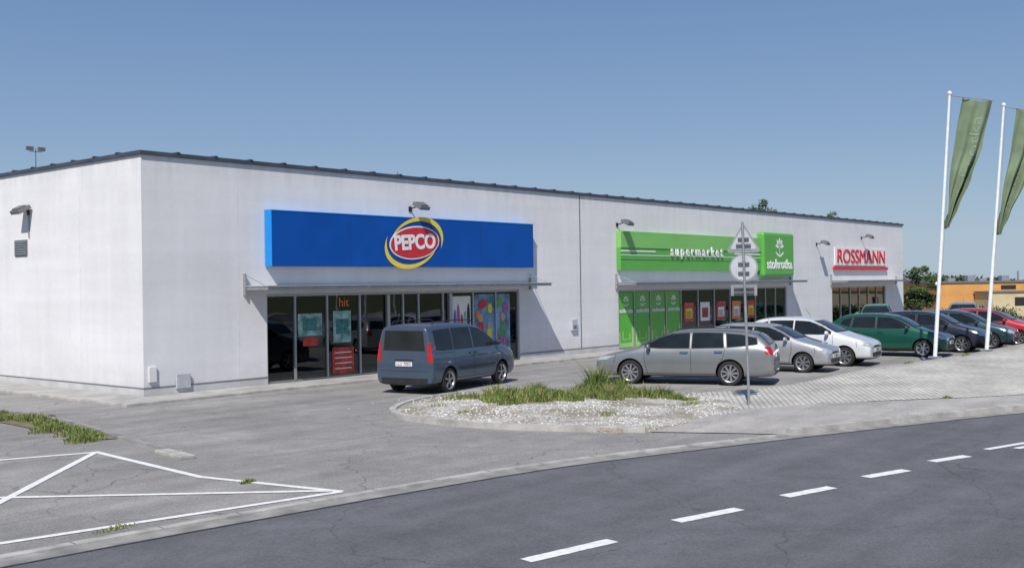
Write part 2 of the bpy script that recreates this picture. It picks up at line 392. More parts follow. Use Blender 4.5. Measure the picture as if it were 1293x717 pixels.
for _ in range(5200):
    x=random.uniform(.5,8.6); y=random.uniform(-14.2,-6.3)
    if not inpoly(x,y,isl): 
        if random.random()>.02: continue
    if math.sin(x*1.9+1)*math.sin(y*1.5)+random.gauss(0,.35)<-.2: continue
    r=random.uniform(.010,.028); b=len(V); z=izz(x,y)+.003
    a0=random.random()*6
    for k in range(5): V.append((x+r*math.cos(a0+k*1.2566)*random.uniform(.7,1.3),y+r*math.sin(a0+k*1.2566),z+random.uniform(-.01,.01)))
    V.append((x,y,z+r*.8)); 
    Fc+=[(b+k,b+(k+1)%5,b+5) for k in range(5)]
mesh('gravel_stones',V,Fc,M['stone'])
def grass(name,cells,n,h0,h1,mats,parent=None,wd=.012,dry=.25):
    V=[];Fc=[];fm=[]
    tw=sum(c[5] for c in cells)
    for c in cells:
        for _ in range(int(n*c[5]/tw)):
            rr=math.sqrt(random.random())**1.2; a=random.random()*6.283
            x=c[0]+c[2]*rr*math.cos(a); y=c[1]+c[3]*rr*math.sin(a)
            h=random.uniform(h0,h1)*(1.15-rr*.7)*(c[6] if len(c)>6 else 1); lx=random.gauss(0,.35)*h; ly=random.gauss(0,.35)*h
            aa=random.random()*3.14; dx=wd*math.cos(aa);dy=wd*math.sin(aa); b=len(V)
            V+=[(x-dx,y-dy,c[4]),(x+dx,y+dy,c[4]),(x+lx*.4+dx*.7,y+ly*.4+dy*.7,c[4]+h*.6),(x+lx*.4-dx*.7,y+ly*.4-dy*.7,c[4]+h*.6),(x+lx,y+ly,c[4]+h)]
            Fc+=[(b,b+1,b+2,b+3),(b+3,b+2,b+4)]; k=0 if random.random()>dry else 1; fm+=[k,k]
    return mesh(name,V,Fc,mats,parent,fm=fm)
cells=[]
for _ in range(64):
    t=random.random(); cx=3.3+3.3*t+random.gauss(0,.3); cy=-8.6-2.4*t+random.gauss(0,.65)
    cells.append((cx,cy,random.uniform(.12,.55),random.uniform(.12,.5),izz(cx,cy)-.01,random.uniform(.2,1.3),random.uniform(.5,1.5)))
cells+= [(6.1,-9.7,.5,.45,.08,1.6,1.8),(6.4,-10.3,.4,.4,.06,1,1.5),(5.6,-12.6,.5,.15,.06,.5,.5),(6.5,-12.0,.4,.2,.04,.5,.5),(3.0,-12.2,.3,.15,.08,.25,.5),(1.6,-9.6,.2,.2,.08,.2,.5),(2.2,-8.2,.3,.2,.08,.2,.5)]
grass('grass_patch',cells,22000,.09,.29,[M['grass'],M['drygrass']],dry=.33)
grass('tall_weed',[(6.12,-9.75,.30,.28,.06,1),(6.45,-10.2,.2,.2,.06,.35,.7)],620,.45,.95,[M['grass'],M['drygrass']],wd=.016)
vg=[]
for i in range(56):
    t=i/55; y=3.2-9.3*t; x=-3.9 if y>-2.3 else -3.9-.65*(-2.3-y)/3.9
    if random.random()<.15: continue
    vg.append((x-.1+random.gauss(0,.14),y,random.uniform(.1,.45),random.uniform(.12,.35),.012,random.uniform(.2,1.2),random.uniform(.6,1.4)))
poly('verge_soil',[(-3.5,6),(-3.6,-2.3),(-4.3,-6.3),(-4.75,-6.0),(-4.5,-2.4),(-4.4,6)],.022,M['soil'])
grass('verge_grass',vg,9500,.04,.14,[M['grass'],M['drygrass']],dry=.3)
strip('verge_kerb',smoothpath([(-3.4,6),(-3.5,-2.3),(-4.2,-6.2),(-4.5,-8.3),(-4.62,-8.9)]),-.12,0,.06,M['kerblow'],skirt=.06)
boxes('kerb_stone',[(-.13,.13,-.5,.5,0,.07)],M['kerb'],bevel=.015,loc=(-4.83,-8.95,0),rot=(0,0,rad(-8)))
grass('pavement_weeds',[(-5.6,-12.0,.15,.05,.012,1),(7.2,-14.9,.3,.1,.06,1),(9.5,-16.8,.2,.1,.12,1),(11.8,-18.2,.4,.1,.13,1),(13.5,-13.1,.5,.1,.2,1),(16.5,-13.5,.4,.1,.32,1.4),(19.4,-14.2,.5,.1,.4,1.4),(-8.3,-13.2,.3,.06,.015,.5)],800,.03,.08,[M['grass'],M['drygrass']])

# markings
def mark(name,p,q,w,z=.018):
    p=Vector(p);q=Vector(q);t=(q-p).normalized();nn=Vector((-t.y,t.x))*w/2
    n=12;V=[]
    for i in range(n+1):
        c=p.lerp(q,i/n); j=random.uniform(.93,1.05)
        V+=[(c.x+nn.x*j,c.y+nn.y*j,z),(c.x-nn.x*j,c.y-nn.y*j,z)]
    return mesh(name,V,[(2*i,2*i+1,2*i+3,2*i+2) for i in range(n)],M['line_paint'])
mk=empty('road_markings')
dash=[((-6.57,-17.86),(-5.37,-18.08)),((-4.18,-18.14),(-3.15,-18.4)),((-2.14,-18.5),(-1.22,-18.74)),((-.26,-18.81),(.62,-19.07)),((1.56,-19.11),(2.38,-19.38))]
for a,b in dash: mark('centre_dash',a,b,.18).parent=mk
for a,b in [((-8.8,-17.45),(-7.75,-17.63)),((-11.2,-17.1),(-10.1,-17.25))]: mark('centre_dash',a,b,.18).parent=mk
cl=smoothpath([(3.2,-19.42),(4.6,-19.86),(7,-20.9),(12,-23.4),(20,-28.5),(32,-37.5),(58,-59)])
strip('centre_line',cl,-.06,.06,.018,M['line_paint'],mk); strip('centre_line',cl[2:],-.3,-.18,.018,M['line_paint'],mk)
pmk=empty('parking_bay_markings')
for a,b in [((-6.77-3.2,-6.91+1.3),(-5.45,-7.46)),((-5.39,-7.4),(-5.74,-11.08)),((-5.74,-11.02),(-5.25,-13.6)),((-5.25,-13.6),(-9.44,-12.79)),((-9.44,-12.79),(-14,-11.9)),((-5.39,-7.46),(-9.3,-11.4)),((-5.3,-13.45),(-8.22,-10.21)),((-8.22,-10.21),(-11,-7.1))]:
    mark('bay_line',a,b,.12,z=.012+.0007*len(pmk.children)).parent=pmk

# ---------------------------------------------------------------- building
B=empty('retail_building')
X1=53.7;H=6.2;DP=32
ops=[(3.85,15.05,2.6),(21.4,36.9,2.5),(42.6,50.7,2.42)]
bl=[];x=0
for a,b,h in ops:
    bl.append((x,a,0,.3,0,H)); bl.append((a,b,0,.3,h,H)); x=b
bl.append((x,X1,0,.3,0,H))
bl+=[(0,.3,.3,DP,0,H),(X1-.3,X1,.3,DP,0,H),(.3,X1-.3,DP-.3,DP,0,H)]
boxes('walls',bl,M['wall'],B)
boxes('roof',[(.3,X1-.3,.3,DP-.3,5.7,5.8)],M['roof'],B)
cp=[(-.06,X1+.06,-.06,.34,H,H+.11),(-.06,.34,.34,DP+.06,H,H+.11),(X1-.34,X1+.06,.34,DP+.06,H,H+.11)]
boxes('coping',cp,M['coping'],B,bevel=.01)
bumps=[]
for i in range(46): bumps.append((1.0+i*1.15,1.0+i*1.15+.10,-.08,.2,H+.11,H+.14))
for i in range(26): bumps.append((-.08,.2,1.0+i*1.15,1.1+i*1.15,H+.11,H+.14))
boxes('coping_clips',bumps,M['coping'],B)
pl=[];x=-.0
for a,b,h in ops: pl.append((x,a,-.012,-.001,0,.24)); x=b
pl.append((x,X1,-.012,-.001,0,.24)); pl.append((-.012,-.001,-.012,DP,0,.24))
boxes('plinth',pl,M['plinth'],B)
boxes('plinth_joint',[(p[0]-(.013 if p[0]==0 else 0),p[1],-.02,-.013,.24,.27) for p in pl[:-1]]+[(-.02,-.013,-.02,DP,.24,.27)],M['line'],B)
boxes('expansion_joints',[(18.77,18.83,-.006,-.001,.27,H)],M['line'],B)
faint=pm('faint_joint',(.64,.64,.66),.9)
boxes('board_joints',[(x,x+.012,-.003,-.0005,.27,H) for x in (2.9,16.6,39.8)]+[(-.003,-.0005,y,y+.012,.27,H) for y in (3.1,)],faint,B)
boxes('shop_floor',[(.3,X1-.3,.3,9,.0,.03)],M['floor'],B)
boxes('shop_ceiling',[(.3,X1-.3,.3,9,3.1,3.15)],M['ceil'],B)
boxes('shop_partitions',[(.3,X1-.3,9,9.1,0,3.1),(18.7,18.85,.3,9,.03,3.1),(39.5,39.6,.3,9,.03,3.1)],M['inner'],B)
goods=[pm('goods_%d'%i,c,.6,var=.3,scale=9) for i,c in enumerate([(.5,.06,.05),(.08,.15,.4),(.6,.5,.1),(.55,.55,.55),(.1,.3,.12),(.4,.12,.3),(.06,.05,.05),(.6,.3,.08)])]
def shelves(x0,x1,y):
    V=[];Fc=[];fm=[]
    x=x0
    while x<x1:
        w=random.uniform(.12,.5)
        for z in (.1,.5,.9,1.3,1.7):
            if random.random()<.1: continue
            h=random.uniform(.18,.34); b=len(V); xx=(x,x+w-.02)
            V+=[(xx[0],y,z),(xx[1],y,z),(xx[1],y+.4,z),(xx[0],y+.4,z),(xx[0],y,z+h),(xx[1],y,z+h),(xx[1],y+.4,z+h),(xx[0],y+.4,z+h)]
            Fc+=[tuple(b+i for i in f) for f in BF]; fm+=[random.choice((0,0,1,2,3,3,4,5,6,6,7))]*6
        x+=w
    mesh('shelf_goods',V,Fc,goods,B,fm=fm)
    boxes('shelf_boards',[(x0,x1,y-.02,y+.45,z-.04,z-.001) for z in (.1,.5,.9,1.3,1.7,2.1)],M['alu'],B)
shelves(4,8.3,1.3); shelves(10.5,14.9,1.3); shelves(4,14.8,4.5)
shelves(27,36.5,1.4); shelves(22,36,5); shelves(42.8,50.5,2.3)
def front(a,b,h,divs,trans=None,name='shop_front'):
    fr=[(a,b,.06,.16,h-.08,h),(a,b,.06,.16,.03,.11)]
    for d in divs: fr.append((d-.03,d+.03,.05,.17,.11,h-.08))
    boxes(name+'_frames',fr,M['alu'],B)
    boxes(name+'_glass',[(a,b,.105,.112,.11,h-.08)],M['glass'],B)
front(3.85,15.05,2.6,[3.88,4.9,6.1,7.4,8.55,9.25,9.95,11.1,11.4,12.6,13.8,15.02])
front(21.4,36.9,2.5,[21.43,22.65,23.9,25.15,26.4,27.9,29.4,30.9,32.4,33.5,34.6,35.7,36.87])
front(42.6,50.7,2.42,[42.63,43.95,45.3,46.65,48.0,49.35,50.67])
boxes('door_columns',[(8.5,8.62,.0,.05,.03,2.5),(11.36,11.5,.0,.05,.03,2.5)],M['alu'],B)
def poster(x0,x1,z0,z1,mat,y=.088,name='window_poster'):
    return boxes(name,[(x0,x1,y,y+.01,z0,z1)],mat,B)
teal=pm('teal_print',(.25,.45,.42),.4,var=.6,scale=4); redp=pm('red_print',(.5,.045,.03),.4,var=.6,scale=6); orp=pm('orange_print',(.75,.20,.03),.4)
bluep=pm('light_blue_print',(.14,.27,.42),.4,var=.75,scale=2.2)
poster(5.02,5.92,1.35,2.0,teal);poster(5.2,5.75,1.05,1.3,redp)
poster(6.35,7.05,1.1,2.05,teal);poster(6.3,7.15,.15,.95,redp)
boxes('poster_print',[(5.2,5.7,.082,.087,1.5,1.85),(6.45,6.95,.082,.087,1.35,1.8)],pm('dark_teal_print',(.05,.2,.2),.4,var=.5,scale=8),B)
boxes('poster_print',[(6.4,7.05,.082,.087,.3+.16*j,.33+.16*j) for j in range(4)],M['white'],B)
text('poster_text','hit',.38,orp,(6.75,.07,2.3),B)
poster(11.55,12.5,.95,2.4,M['white']); poster(12.66,13.76,.15,2.45,bluep); poster(13.85,14.6,.15,2.45,bluep)
# printed figures in the window advert: child silhouettes, balloons and umbrella
def fig(x,z,s,m1,m2):
    plate2d('poster_print',ell(x,z+.62*s,.12*s,.14*s,18),.072,pm('skin_print',(.55,.33,.22),.5),B,.006)
    plate2d('poster_print',[(x-.16*s,z),(x+.16*s,z),(x+.12*s,z+.48*s),(x-.12*s,z+.48*s)],.072,m1,B,.006)
    plate2d('poster_print',[(x-.14*s,z-.55*s),(x-.02*s,z-.55*s),(x-.01*s,z-.01),(x-.14*s,z-.01)],.072,m2,B,.006)
    plate2d('poster_print',[(x+.02*s,z-.55*s),(x+.14*s,z-.55*s),(x+.14*s,z-.01),(x+.01*s,z-.01)],.072,m2,B,.006)
fig(13.0,.95,1.1,M['red'],goods[1]); fig(13.45,.8,.9,M['yellow'],M['dark']); fig(14.2,.95,1.1,goods[4],goods[5])
for (cx,cz,rx,rz,m,tl) in [(13.1,2.1,.22,.16,M['red'],.3),(13.5,1.95,.12,.18,M['yellow'],.1),(14.0,2.15,.14,.18,M['green'],-.2),(14.35,1.95,.16,.2,goods[5],.2),(12.85,1.75,.1,.14,orp,0)]:
    plate2d('poster_print',ell(cx,cz,rx,rz,24,tl),.0715,m,B,.006)
for i in range(5):
    plate2d('advert_figure',ell(11.7+i*.17,1.5+.2*math.sin(i*2),.07,.45,16),.075,[goods[1],goods[5],M['red'],teal,M['dark']][i],B,.006)
# signs
boxes('fascia_sign',[(3.82,15.5,-.32,-.02,3.38,4.93)],M['blue'],B,bevel=.012)
boxes('fascia_sign_side',[(3.80,3.818,-.325,-.02,3.375,4.935)],M['blue_side'],B)
boxes('fascia_sign_edge',[(3.80,15.52,-.33,-.02,4.932,4.96)],M['blue_side'],B)
boxes('fascia_sign_seams',[(x,x+.012,-.3225,-.3205,3.39,4.92) for x in (6.7,12.6)],pm('sign_seam',(.0,.04,.2),.6),B)
cx,cz=9.42,4.15
def cres(a0,a1,rx,rz,th,tilt,ox=0,oz=0):
    o=[];i_=[]
    for k in range(41):
        s=k/40;a=rad(a0+(a1-a0)*s); q=1-th*math.sin(math.pi*s)**.8
        for lst,f in ((o,1),(i_,q)):
            x=rx*f*math.cos(a);z=rz*f*math.sin(a); lst.append((cx+ox+x*math.cos(tilt)-z*math.sin(tilt),cz+oz+x*math.sin(tilt)+z*math.cos(tilt)))
    return o,i_
o_,i_=cres(-35,150,1.22,.78,.17,.25,.12,.02); strippoly('logo_swirl',o_,i_,-.335,M['yellow'],B)
o_,i_=cres(145,330,1.22,.78,.17,.25,-.12,-.02); strippoly('logo_swirl',o_,i_,-.337,M['yellow'],B)
plate2d('logo_oval',ell(cx,cz,1.12,.53,tilt=.10),-.345,M['white'],B,.008)
plate2d('logo_oval_red',ell(cx,cz,1.07,.485,tilt=.10),-.352,M['red'],B,.006)
text('logo_text','PEPCO',.64,M['white'],(cx,-.36,cz+.0),B,.004,.024,rot=(math.pi/2,-.06,0),sx=.95)
boxes('fascia_sign_green',[(21.28,33.6,-.22,-.02,3.3,4.22),],M['green'],B)
boxes('fascia_sign_light_green',[(21.28,33.6,-.25,-.02,4.223,4.89),],M['lgreen'],B)
boxes('fascia_sign_dark_line',[(21.3,33.6,-.235,-.221,3.9,3.93),(21.3,23.9,-.235,-.221,4.06,4.12),(30.9,33.5,-.235,-.221,4.06,4.12)],M['white'],B)
boxes('fascia_sign_dark_stripe',[(21.3,33.6,-.228,-.221,3.72,3.75)],pm('dark_green',(.03,.2,.03),.5),B)  # thin dark green stripe along the green band
text('sign_text','supermarket',.60,M['white'],(27.35,-.27,4.12),B,.02,.012,sp=1.5)
boxes('square_sign',[(33.56,36.95,-.42,-.02,3.02,5.2)],M['green'],B,bevel=.12)
def flower(cx,cz,s,y,mat):
    for k in range(5):
        a=rad(90+(k-2)*42); L=.36*s
        plate2d('flower_petal',ell(cx+math.cos(a)*L*.62,cz+math.sin(a)*L*.62,L*.5,.085*s,20,a),y,mat,B,.004)
    for sg in (-1,1):
        a=rad(90+sg*62); plate2d('flower_leaf',ell(cx+math.cos(a)*.22*s,cz-.42*s+math.sin(a)*.12*s,.26*s,.05*s,20,a),y-.001,mat,B,.004)
    plate2d('flower_stem',[(cx-.02*s,cz-.5*s),(cx+.02*s,cz-.5*s),(cx+.02*s,cz-.05*s),(cx-.02*s,cz-.05*s)],y,mat,B,.004)
flower(35.25,4.5,1.1,-.427,M['white'])
text('sign_text','stokrotka',.66,M['white'],(35.25,-.43,3.6),B,.01,.018,sx=1.08)
for i in range(4):
    a=21.5+i*1.25
    boxes('window_film',[(a,a+1.1,.088,.098,.12,2.4)],M['wgreen'],B)
    boxes('window_film_pale',[(a,a+1.1,.08,.087,.12,.3),(a,a+.12,.08,.087,.3,.75),(a+.98,a+1.1,.08,.087,.3,.95),(a+.3,a+.85,.08,.087,.42,.46),(a+.3,a+.34,.08,.087,.46,.8),(a+.8,a+.85,.08,.087,.46,.7)],M['wlgreen'],B)
    flower(a+.55,2.05,.52,.075,M['white']); text('film_text','stokrotka',.25,M['white'],(a+.55,.072,1.62),B,.003,.006)
for k,a in enumerate([26.6,28.05,29.55,31.05,32.55]):
    poster(a+.1,a+.95,1.0,1.85,[redp,M['white'],redp,orp,redp][k]); poster(a+.25,a+.8,1.15,1.6,[M['yellow'],redp,M['white'],M['white'],M['yellow']][k],.08)
    boxes('poster_print',[(a+.3,a+.7,.075,.079,1.2+.1*j,1.24+.1*j) for j in range(3)],M['dark'],B)
boxes('fascia_board',[(42.9,50.6,-.08,-.02,3.62,4.62)],M['white'],B)
text('sign_text','ROSSMANN',1.12,M['red'],(46.75,-.1,4.1),B,.03,.0,sx=1.22,sp=1.0)
boxes('sign_underline',[(42.7,50.75,-.14,-.02,3.36,3.53)],M['red'],B)
def canopy(a,b,z=2.72,out=1.05):
    boxes('canopy_frame',[(a,b,-out,-out+.05,z,z+.09),(a,a+.05,-out+.05,-.001,z,z+.09),(b-.05,b,-out+.05,-.001,z,z+.09)]+[(a+(b-a)*k/10,a+(b-a)*k/10+.04,-out+.05,-.001,z+.01,z+.08) for k in range(1,10)],M['steel'],B)
    boxes('canopy_panel',[(a-.03,b+.03,-out-.05,-.001,z+.095,z+.115)],M['canopyglass'],B)
    boxes('canopy_bracket',[(a-.04,a,-.1,-.001,z-.15,z+.45),(b,b+.04,-.1,-.001,z-.15,z+.3)],M['steel'],B)
    for x in (a+.02,b-.02): tube('canopy_stay',[(x,-.02,z+.42),(x,-out+.1,z+.1)],.012,M['steel'],B,6)
canopy(3.1,15.6);canopy(21.2,37.2,2.7,1.0);canopy(42.4,52.3,2.65,1.0)
def flood(x,z,nrm=(0,-1),big=1,arm=.4,side=0):
    p=Vector((x,0,z)) if nrm==(0,-1) else Vector((0,x,z)); n_=Vector((nrm[0],nrm[1],0)); s=Vector((n_.y,-n_.x,0))
    tube('wall_lamp_arm',[p,p+n_*arm+Vector((0,0,.08))],.022,M['dark'],B,8)
    c=p+n_*(arm+.12)+Vector((0,0,.06)); Mx=Matrix.Translation(c)@Matrix(((s.x,n_.x,0,0),(s.y,n_.y,0,0),(0,0,1,0),(0,0,0,1)))@Matrix.Rotation(rad(-28),4,'X')
    o=boxes('wall_lamp_head',[(-.22*big,.22*big,-.2,.2,-.05,.07),(-.16*big,.16*big,-.12,.14,.07,.11)],M['greyframe'],B,bevel=.015); o.data.transform(Mx)
    boxes('wall_lamp_base',[(-.06,.06,-.03,.0,-.08,.08)],M['dark'],B,loc=(p.x,p.y,p.z),rot=(0,0,math.atan2(n_.x,-n_.y)))
flood(9.55,5.25);flood(21.35,5.15);flood(46.9,5.25);flood(40.6,4.75)
flood(6.0,5.05,(-1,0),1.2,.12)
boxes('conduit',[(-.03,-.001,5.95,5.99,4.32,4.95)],M['steel'],B)
boxes('vent_frame',[(-.03,-.001,6.1,6.85,3.80,4.27)],M['greyframe'],B)
boxes('vent_louvres',[(-.06,-.031,6.14,6.81,3.84+i*.07,3.84+i*.07+.04) for i in range(6)],M['steel'],B)
boxes('utility_box',[(.9,1.32,-.08,-.021,.18,.56)],M['signback2'],B,bevel=.01)
boxes('utility_box',[(.12,.34,-.06,-.001,.4,.80)],M['wall'],B,bevel=.01)
boxes('utility_box',[(18.1,18.45,-.1,-.001,.98,1.4)],M['signback2'],B,bevel=.01)
boxes('utility_box_label',[(18.18,18.36,-.11,-.101,1.05,1.18)],M['line'],B)
tube('roof_mast',[(1.6,8.8,5.8),(1.6,8.8,7.3)],.016,M['greyframe'],B)
boxes('roof_mast_lamps',[(1.3,1.52,8.76,8.84,7.24,7.36),(1.68,1.9,8.76,8.84,7.24,7.36),(1.4,1.8,8.79,8.81,7.2,7.22)],M['greyframe'],B)
for x,y,h in [(20,4,6.75),(19.6,10,6.9),(30,12,6.7),(9.5,.5,6.5),(38,6,6.6)]:
    tube('roof_rod',[(x,y,5.8),(x,y,h)],.02,M['steel'],B,6)
boxes('shop_front_pavement',[(-1.2,54.9,-1.35,-.022,.0,.06),(-1.2,-.022,-.022,30,.0,.06)],M['walk'])
boxes('shop_front_kerb',[(-1.35,55.05,-1.5,-1.352,.0,.075),(-1.35,-1.202,-1.352,30,.0,.075)],M['kerb'],bevel=.01)

# ---------------------------------------------------------------- cars
def loft(st):
    V=[];Fc=[];n=len(st)
    for (x,zb,zl,zt,w,wr) in st:
        dz=zt-zl; zm=zb+.22+.62*max(.02,(zl-zb-.22)); wl=w*.965
        h=[(0,zb),(w*.72,zb),(w*.95,zb+.05),(w*.99,zb+.2),(w,zm),(wl,zl),(wl+(wr-wl)*.82,zl+dz*.78),(wr-.04,zl+dz*.96),(wr*.55,zt+.004),(0,zt+.014)]
        loop=[(x,y,z) for y,z in h]+[(x,-y,z) for y,z in h[-2:0:-1]]
        V+=loop
    m=len(loop)
    for i in range(n-1):
        for k in range(m): Fc.append((i*m+k,(i+1)*m+k,(i+1)*m+(k+1)%m,i*m+(k+1)%m))
    for base,fl in ((0,0),((n-1)*m,1)):
        for k in range(0,m//2):
            a,b,c,d=base+k,base+k+1,base+(m-k-1)%m,base+(m-k)%m
            f=[a,b,c,d]; f=list(dict.fromkeys(f))
            if len(f)>=3: Fc.append(tuple(f if not fl else f[::-1]))
    return V,Fc
def wheelmesh(R,w,spokes,rim,hubcap):
    V=[];Fc=[];fm=[]
    prof=[(R*.62,-w/2+.01),(R*.72,-w/2),(R*.93,-w/2+.005),(R,-w/2+.03),(R,w/2-.03),(R*.93,w/2-.005),(R*.72,w/2),(R*.66,w/2-.01),(R*.64,w/2-.02),(R*.62,w/2-.06),(R*.2,w/2-.07),(0.001,w/2-.07)]
    mt=[0]*6+[1,1,1,2,2]; sg=32
    for r,y in prof:
        for k in range(sg):
            a=2*math.pi*k/sg; V.append((r*math.cos(a),y,r*math.sin(a)))
    for i in range(len(prof)-1):
        for k in range(sg):
            Fc.append((i*sg+k,(i+1)*sg+k,(i+1)*sg+(k+1)%sg,i*sg+(k+1)%sg)); fm.append(mt[i])
    def addbox(pts,mi):
        b=len(V); V.extend(pts); Fc.extend([tuple(b+i for i in f) for f in BF]); fm.extend([mi]*6)
    for s in range(spokes):
        a=2*math.pi*s/spokes+.3; c,sn=math.cos(a),math.sin(a)
        w0,w1=(.032,.05) if not hubcap else (.03,.075)
        P=[]
        for y in (w/2-.068,w/2-.02):
            for (r,ww) in ((R*.1,w0),(R*.66,w1)):
                for sd in ((-1,1) if r<R*.3 else (1,-1)):
                    P.append((r*c-sd*ww*sn/2,y,r*sn+sd*ww*c/2))
        addbox(P,1)
    b=len(V)
    for k in range(12):
        a=2*math.pi*k/12; V.append((R*.16*math.cos(a),w/2-.012,R*.16*math.sin(a)))
    Fc.append(tuple(b+k for k in range(12))); fm.append(1)
    me=D.meshes.new('wheel'); me.from_pydata(V,[],Fc)
    for m in (M['tire'],rim,M['dark']): me.materials.append(m)
    me.polygons.foreach_set('material_index',fm); me.polygons.foreach_set('use_smooth',[True]*len(fm)); me.set_sharp_from_angle(angle=rad(35)); me.update(); return me
WM={5:wheelmesh(.325,.21,5,M['rim'],False),10:wheelmesh(.325,.21,9,M['rim'],False),7:wheelmesh(.31,.19,7,M['rim'],True)}

def car(name,loc,heading,spec,paint,scale=(1,1,1)):
    E=empty(name,(loc[0],loc[1],.008),rad(heading)); E.scale=scale
    V,Fc=loft(spec['st'])
    me=D.meshes.new('body'); me.from_pydata(V,[],Fc)
    for m in (paint,M['dark']): me.materials.append(m)
    bm=bmesh.new(); bm.from_mesh(me); bmesh.ops.recalc_face_normals(bm,faces=bm.faces); bm.to_mesh(me); bm.free()
    o=link(D.objects.new('body',me)); ss=o.modifiers.new('s','SUBSURF'); ss.levels=3; ss.render_levels=3
    dg=bpy.context.evaluated_depsgraph_get(); m2=D.meshes.new_from_object(o.evaluated_get(dg)); 
    D.objects.remove(o)
    sil=spec.get('sill',.3)
    for p in m2.polygons:
        p.use_smooth=True
        if p.center.z<sil: p.material_index=1
    bvh=BVHTree.FromPolygons([v.co for v in m2.vertices],[tuple(p.vertices) for p in m2.polygons])
    o=link(D.objects.new('body',m2))
    CV=[];CF=[];W=spec['W']
    for wx in spec['wx']:
        for sy in (-1,1):
            b=len(CV);R=spec['R']+.05;sg=32
            for y in (sy*(W-.34),sy*(W+.3)):
                for k in range(sg):
                    a=2*math.pi*k/sg; CV.append((wx+R*math.cos(a),y,spec['R']+.01+R*math.sin(a)))
            for k in range(sg): CF.append((b+k,b+(k+1)%sg,b+sg+(k+1)%sg,b+sg+k))
            CF+=[tuple(b+k for k in range(sg))[::-1],tuple(b+sg+k for k in range(sg))]
    cm=D.meshes.new('cut'); cm.from_pydata(CV,[],CF); cm.materials.append(paint); cm.materials.append(M['dark'])
    cm.polygons.foreach_set('material_index',[1]*len(CF))
    bm=bmesh.new(); bm.from_mesh(cm); bmesh.ops.recalc_face_normals(bm,faces=bm.faces); bm.to_mesh(cm); bm.free()
    co=link(D.objects.new('cut',cm)); bo=o.modifiers.new('b','BOOLEAN'); bo.object=co; bo.operation='DIFFERENCE'; bo.solver='EXACT'
    dg=bpy.context.evaluated_depsgraph_get(); m3=D.meshes.new_from_object(o.evaluated_get(dg))
    D.objects.remove(o); D.objects.remove(co)
    m3.set_sharp_from_angle(angle=rad(40)); m3.name='body'
    link(D.objects.new('body',m3),E)
    def drape(nm,top,bot,d,mat,off=.004,nu=6,nv=5):
        d=Vector(d).normalized()
        def dens(pl):
            out=[]
            for a,b in zip(pl,pl[1:]):
                for k in range(nu): out.append(Vector(a).lerp(Vector(b),k/nu))
            out.append(Vector(pl[-1])); return out
        T=dens(top);Bt=dens(bot);VV=[];ok=[]
        for j in range(nv+1):
            for a,b in zip(T,Bt):
                p=a.lerp(b,j/nv); h=bvh.ray_cast(p,d)
                if h[0] is None: VV.append((0,0,0)); ok.append(False)
                else:
                    nn=h[1] if h[1].dot(d)<0 else -h[1]
                    VV.append(h[0]+nn*off); ok.append(True)
        n=len(T); FF=[]
        for j in range(nv):
            for i in range(n-1):
                q=(j*n+i,j*n+i+1,(j+1)*n+i+1,(j+1)*n+i)
                if all(ok[k] for k in q): FF.append(q)
        return mesh(nm,VV,FF,mat,E,smooth=True)
    def side(nm,top,bot,mat,off=.004,**k):
        for sy in (-1,1): drape(nm,[(x,sy*3,z) for x,z in top],[(x,sy*3,z) for x,z in bot],(0,-sy,0),mat,off,**k)
    def frontal(nm,top,bot,mat,sx=1,off=.004,both=False,**k):
        for s in ((1,-1) if both else (1,)):
            drape(nm,[(sx*5,y*s,z) for y,z in top],[(sx*5,y*s,z) for y,z in bot],(-sx,0,0),mat,off,**k)
    def sline(pts,w=.012,mat=None,off=.002):
        for a,b in zip(pts,pts[1:]):
            a=Vector(a);b=Vector(b);t=(b-a).normalized();q=Vector((-t.y,t.x))*w/2
            side('panel_gap',[a+q,b+q],[a-q,b-q],mat or M['dark'],off,nu=8,nv=1)
    for top,bot in spec['win']:
        cxm=sum(p[0] for p in top+bot)/len(top+bot)
        side('window_trim',[(p[0]+(.02 if p[0]>cxm else -.02),p[1]+.018) for p in top],[(p[0]+(.02 if p[0]>cxm else -.02),p[1]-.02) for p in bot],M['dark'],.003)
        side('side_window',top,bot,M['carglass'],.006)
    t,b=spec['ws']; ks=(-1,-.5,0,.5,1)
    frontal('windscreen_trim',[((t[0]+.03)*k,t[1]+.015) for k in ks],[((b[0]+.03)*k,b[1]-.03) for k in ks],M['dark'],1,.002)
    frontal('windscreen',[(t[0]*k,t[1]) for k in ks],[(b[0]*k,b[1]) for k in ks],M['carglass'],1,.005)
    t,b=spec['rw']
    frontal('rear_window_trim',[((t[0]+.025)*k,t[1]+.02) for k in ks],[((b[0]+.025)*k,b[1]-.02) for k in ks],M['dark'],-1,.002)
    frontal('rear_window',[(t[0]*k,t[1]) for k in ks],[(b[0]*k,b[1]) for k in ks],M['carglass'],-1,.005)
    for q in spec['hl']: frontal('headlight',q[0],q[1],M['headlight'],1,.006,both=True)
    for q in spec['tl']: frontal('tail_light',q[0],q[1],M['tail'],-1,.006,both=True)
    for q in spec['blk']: frontal('grille',q[0],q[1],M['dark'],1,.005)
    for q in spec.get('rblk',[]): frontal('rear_trim',q[0],q[1],M['dark'],-1,.004)
    for q in spec.get('rgap',[]): frontal('tailgate_gap',[(y,z+.006) for y,z in q],[(y,z-.006) for y,z in q],M['dark'],-1,.003,nv=1)
    for q in spec['lines']: sline(q)
    for (x,z) in spec['hnd']: side('door_handle',[(x-.1,z+.018),(x+.1,z+.018)],[(x-.1,z-.018),(x+.1,z-.018)],spec.get('hm',paint),.03,nv=1); side('door_handle_recess',[(x-.11,z+.03),(x+.11,z+.03)],[(x-.11,z-.03),(x+.11,z-.03)],M['dark'],.003,nv=1)
